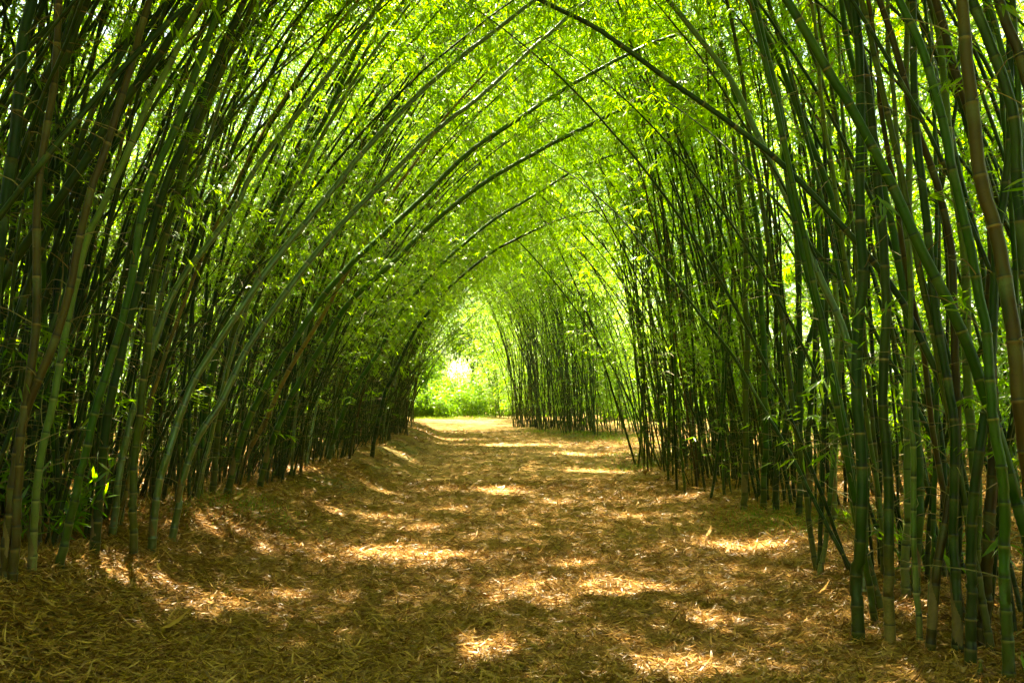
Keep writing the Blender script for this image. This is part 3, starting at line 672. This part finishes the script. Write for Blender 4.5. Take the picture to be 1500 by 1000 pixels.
add_thicket(16, (3.4, 5.5), (15, 26), False, [0, 1, 2, 3, 5, 9], sc=(.85, 1.15), spread=.8, tries=24)
add_thicket(90, (-7, -4.0), (-3, 12), True, [0, 1, 2, 3, 4, 5], sc=(.85, 1.15), spread=.7, tries=24)  # arching bamboo mostly above the view, added to shade the near path
add_thicket(24, (3.6, 7), (-4, 4), False, [0, 1, 2, 3, 4, 5], sc=(.85, 1.15), spread=.7, tries=24)  # unseen bamboo beside the camera, added to shade the near path
print('cover after', COVER[4:20, 8:80].mean(), (COVER[4:20, 8:80] < 30).mean())
add_thicket(34, (-13, -1), (83, 90), False, LEAFY, sc=(.9, 1.3), spread=2, follow=False)
scatter('bamboo_thicket', psrc, pts, rots, scls, idxs, 'dense mass of leafy bamboo behind the front stems, and unseen bamboo added for shade', 'bamboo')
print('thicket', len(pts))

# ------------------------------------------------------------------ bushes, trees, grass, seedlings
def leaf_cloud(centres, radii, n, lsize, wratio, droop=-0.2):
    k = rng.integers(0, len(centres), n); c = np.asarray(centres)[k]; r = np.asarray(radii)[k]
    v = norm(rng.normal(0, 1, (n, 3))); rad = rng.random(n) ** 0.5
    pos = c + v * (r * rad)[:, None] * np.array([1, 1, .8])
    d = norm(v * .8 + rng.normal(0, .6, (n, 3)) + np.array([0, 0, droop])); up = np.array([0, 0, 1.]) + rng.normal(0, .6, (n, 3))
    ln = lsize * rng.uniform(.6, 1.3, n)
    base_t = rng.random(len(centres)) * .5 + .2
    return leaf_arrays(pos, d, up, ln, ln * wratio, np.clip(base_t[k] + rng.normal(0, .15, n), 0, 1))
def bush_mesh(h, w, n, lsize, wr):
    m = 16; st = rng.normal(0, 1, (m, 2)) * w * .16; sl = rng.normal(0, .32, (m, 2)); f = rng.uniform(.1, 1, (5, m)); hh = h * rng.uniform(.5, 1.15, m)
    c = np.concatenate([np.column_stack([st + sl * (g * hh)[:, None] * (.5 + g[:, None]), g * hh]) for g in f])
    V, Q, a = leaf_cloud(c, rng.uniform(.08, .2, m * 5) * h, n, lsize, wr)
    V[:, 2] = np.maximum(V[:, 2], 0.0)
    return mesh_np('bush', V, Q, mats=[TREE_LEAF], attrs={'tone': a})
bushes = [bush_mesh(1.9, 1.6, 2600, .15, .22), bush_mesh(1.4, 1.7, 2200, .14, .2), bush_mesh(2.5, 1.6, 3000, .16, .22)]
bp, br, bs, bi = [], [], [], []
def add_bush(n, xr, yr, sc):
    for _ in range(n):
        y = random.uniform(*yr); x = random.uniform(*xr) + float(path_centre(np.array(y)))
        bp.append((x, y, float(tz(x, y)) - .05)); br.append((0, 0, random.random() * 6)); bs.append(random.uniform(*sc)); bi.append(random.randrange(3))
add_bush(60, (-16, -8.5), (5, 60), (.7, 1.5)); add_bush(60, (9, 18), (6, 60), (.7, 1.5))
add_bush(60, (-16, 22), (73, 86), (.8, 2.0)); add_bush(40, (-26, -16), (5, 80), (1.2, 2.4)); add_bush(40, (18, 28), (6, 80), (1.2, 2.4))
scatter('shrubbery', [[src('shrub_leaves', b)] for b in bushes], bp, br, bs, bi, 'sunlit green shrubs filling the ground behind the bamboo walls', 'shrubs')

def tree(loc, h, cw, n, label, group, lean=0.0, name='broadleaf_tree'):
    root = empty(name, loc); tag(root, label, 'tree', group)
    bag = Bag(); top = np.array([lean * h, 0, h * .62]); c, r = [], []
    tr = np.stack([np.linspace(0, top[0], 8), .12 * np.sin(np.linspace(0, 5, 8)), np.linspace(-.1, top[2], 8)], 1)
    bag.add(*tube(tr, np.linspace(.16, .06, 8) * h / 9, 8))
    for k in range(9):
        f = rng.uniform(.35, 1); p = np.array([np.interp(f, np.linspace(0, 1, 8), tr[:, j]) for j in range(3)])
        a = rng.random() * 6.28; e = p + np.array([math.cos(a) * cw * rng.uniform(.3, .9), math.sin(a) * cw * rng.uniform(.3, .9), h * rng.uniform(.08, .36)])
        q = p + (e - p) * np.linspace(0, 1, 5)[:, None] + np.array([0, 0, .2]) * np.sin(np.linspace(0, PI, 5))[:, None]
        bag.add(*tube(q, np.linspace(.05, .015, 5) * h / 9, 5))
        for w in (.55, .8, 1.0):
            c.append(p + (e - p) * w + rng.normal(0, .3, 3)); r.append(h * rng.uniform(.07, .14))
    link('trunk', bag.mesh('trunk', [BARK]), root)
    V, Q, a = leaf_cloud(c, r, n, .22, .36)
    link('crown', mesh_np('crown', V, Q, mats=[TREE_LEAF], attrs={'tone': a}), root)
def zat(x, y): return (x, y, float(tz(x, y)) - .05)
for (x, y, h, cw, lean, lab) in [
    (-6.2, 78, 9, 2.6, -.22, 'slanting dark trunked tree in the bright opening at the end of the path'),
    (-9.5, 86, 11, 3.2, .03, 'bright leafy tree closing the opening next to the leaning wall'),
    (-3.6, 84, 10, 3.0, .05, 'bright leafy tree behind the bend of the path beside the separate clump'),
    (-1.0, 92, 12, 3.4, .0, 'tall light green tree rising behind the separate clump at the bend'),
    (-13, 92, 12, 3.4, .0, 'tall tree at the very back of the opening above the path end'),
    (4.8, 60, 6, 1.8, .06, 'small dark tree seen in the gap between the separate clump and the upright wall'),
    (7.5, 66, 7, 2.2, .0, 'second small tree deeper in the gap beyond the separate clump')]:
    tree(zat(x, y), h, cw, 7000, lab, None, lean)
for i, (x, y, s, lab) in enumerate([(-5.2, 73, 1.1, 'pale sunlit bush at the end of the path'), (-7.6, 75, 1.3, 'bright green bush where the path disappears round the bend'),
                     (-3.2, 72, .9, 'low bush next to the foot of the separate clump'), (-9.2, 72, 1.4, 'spreading green bush in front of the leaning wall at its far end')]):
    o = link('bush', bushes[i % 3]); o.location = zat(x, y); o.scale = (s,) * 3; o.rotation_euler.z = i * 1.3; tag(o, lab, 'bush')

def grass(spots):
    Vs, Qs, As, n = [], [], [], 0
    for (x, y, rad, k, h) in spots:
        px = x + rng.normal(0, rad, k); py = y + rng.normal(0, rad * 1.3, k)
        pos = np.stack([px, py, tz(px, py)], 1)
        d = norm(np.stack([rng.normal(0, .5, k), rng.normal(0, .5, k), np.ones(k)], 1)); up = rng.normal(0, 1, (k, 3))
        ln = h * rng.uniform(.4, 1.3, k)
        V, Q, a = leaf_arrays(pos, d, up, ln, np.full(k, .007), rng.random(k), droop=.25)
        Vs.append(V); Qs.append(Q + n); As.append(a); n += len(V)
    return mesh_np('grass', np.concatenate(Vs), np.concatenate(Qs), mats=[GRASS], attrs={'tone': np.concatenate(As)})
spots = [(3.7, 12.6, .5, 1100, .08), (4.3, 12.2, .4, 700, .09), (3.3, 13.4, .35, 600, .07), (4.6, 14.2, .6, 900, .09), (-3.1, 11.6, .35, 600, .08), (-3.4, 10.8, .3, 500, .07), (2.9, 24, .6, 900, .12), (3.3, 27, .7, 900, .12),
         (3.9, 36, .8, 900, .16), (3.0, 39, .7, 900, .16), (1.6, 43, .7, 700, .16), (4.6, 33, .8, 700, .14), (-5.8, 70, 1.2, 900, .25), (-2.6, 68, 1.2, 900, .25), (5.5, 45, 1.5, 900, .2)]
tag(link('grass', grass(spots)), 'thin green grass sprouting at the edges of the path', 'grass', kind='stuff')

def seedling(loc, h, n, label):
    root = empty('bamboo_seedling', loc); tag(root, label, 'seedling', None)
    bag = Bag(); pos, dr, ln = [], [], []
    for k in range(n):
        a = rng.random() * 6.28; d = norm(np.array([math.cos(a) * .45, math.sin(a) * .45, 1])); q = [np.array([rng.normal(0, .05), rng.normal(0, .05), -.02])]
        for _ in range(6): d = norm(d + np.array([0, 0, -.12]) + rng.normal(0, .08, 3)); q.append(q[-1] + d * h * rng.uniform(.7, 1.1) / 6)
        q = np.array(q); bag.add(*tube(q, np.linspace(.005, .0015, 7), 4))
        for i in range(2, 7):
            for _ in range(4):
                pos.append(q[i]); dr.append(norm(q[i] - q[i - 1]) * .5 + rng.normal(0, .6, 3)); ln.append(rng.uniform(.10, .2))
    link('stalks', bag.mesh('stalks', [TWIG]), root)
    pos = np.array(pos); ln = np.array(ln); k = len(pos)
    V, Q, a = leaf_arrays(pos, np.array(dr), np.array([0, 0, 1.]) + rng.normal(0, .4, (k, 3)), ln, ln * .15, rng.random(k) * .6)
    link('leaves', mesh_np('leaves', V, Q, mats=[LEAF], attrs={'tone': a}), root)
seedling(zat(-3.75, 8.1), .95, 12, 'leafy green bamboo seedling between the stems at the left border')
seedling(zat(-3.9, 9.0), .8, 9, 'smaller bamboo seedling just behind the leafy one on the left bank')
seedling(zat(3.55, 8.6), .7, 8, 'bamboo seedling behind the tangle of feet in the near right clump')

def stump(loc, r, h, label, sheathed):
    root = empty('bamboo_stump', loc); tag(root, label, 'stump')
    P = np.stack([np.linspace(0, .02, 12), np.zeros(12), np.linspace(-.05, h, 12)], 1)
    me, _, _ = stem_mesh(resample(P, .02), r, 12, 'stem', STEM['olive'], .16); link('stem', me, root)
    bag = Bag()
    q = np.array([[.02, 0, h - .012], [.02, 0, h], [.02, 0, h + .001]]); bag.add(*tube(q, np.array([r * .4, r * .36, .001]), 12))
    link('cut_top', bag.mesh('cut_top', [SHEATH]), root)
    if sheathed:
        b2 = Bag(); q = np.stack([np.full(5, .015), np.zeros(5), np.linspace(h * .55, h * 1.25, 5)], 1); b2.add(*tube(q, r * np.array([1.0, 1.06, .9, .6, .1]), 10))
        link('sheath', b2.mesh('sheath', [SHEATH]), root)
stump(zat(2.78, 6.05), .035, .16, 'short sawn stump in the litter before the near right clump', False)
stump(zat(-3.9, 8.2), .045, .42, 'young shoot wrapped in a tan sheath on the left bank', True)

# ------------------------------------------------------------------ light, sky, camera
sd = Vector(SUN)
sun = bpy.data.lights.new('sun', 'SUN'); sun.energy = 5.0; sun.angle = math.radians(0.5); sun.color = (1.0, 0.96, 0.89)
so = bpy.data.objects.new('sun', sun); col.objects.link(so); so.rotation_euler = sd.to_track_quat('Z', 'Y').to_euler(); so.location = (0, 0, 40)
w = bpy.data.worlds.new('World'); scene.world = w; w.use_nodes = True
nt = w.node_tree; bg = nt.nodes['Background']; sky = nt.nodes.new('ShaderNodeTexSky'); sky.sky_type = 'NISHITA'; sky.sun_disc = False
sky.sun_elevation = EL; sky.sun_rotation = AZ; sky.dust_density = 2.0
nt.links.new(sky.outputs[0], bg.inputs[0]); bg.inputs[1].default_value = 0.055

cam = bpy.data.cameras.new('camera'); cam.lens = 35; cam.sensor_width = 36; cam.clip_end = 2000
co = bpy.data.objects.new('camera', cam); col.objects.link(co); co.location = (0, 0, 1.6); co.rotation_euler = (PI / 2 + math.atan(90 / 1458), 0, 0)
scene.camera = co
scene.view_settings.view_transform = 'Standard'; scene.view_settings.look = 'None'; scene.view_settings.exposure = 3.78; scene.view_settings.gamma = 1
cy = scene.cycles
cy.max_bounces = 9; cy.diffuse_bounces = 6; cy.transmission_bounces = 6; cy.glossy_bounces = 3; cy.transparent_max_bounces = 4
cy.sample_clamp_indirect = 8; cy.use_denoising = True; cy.caustics_reflective = False; cy.caustics_refractive = False

scene.view_settings.use_white_balance = True
scene.view_settings.white_balance_temperature = 8200
scene.view_settings.white_balance_tint = 0
cy.adaptive_threshold = 0.015
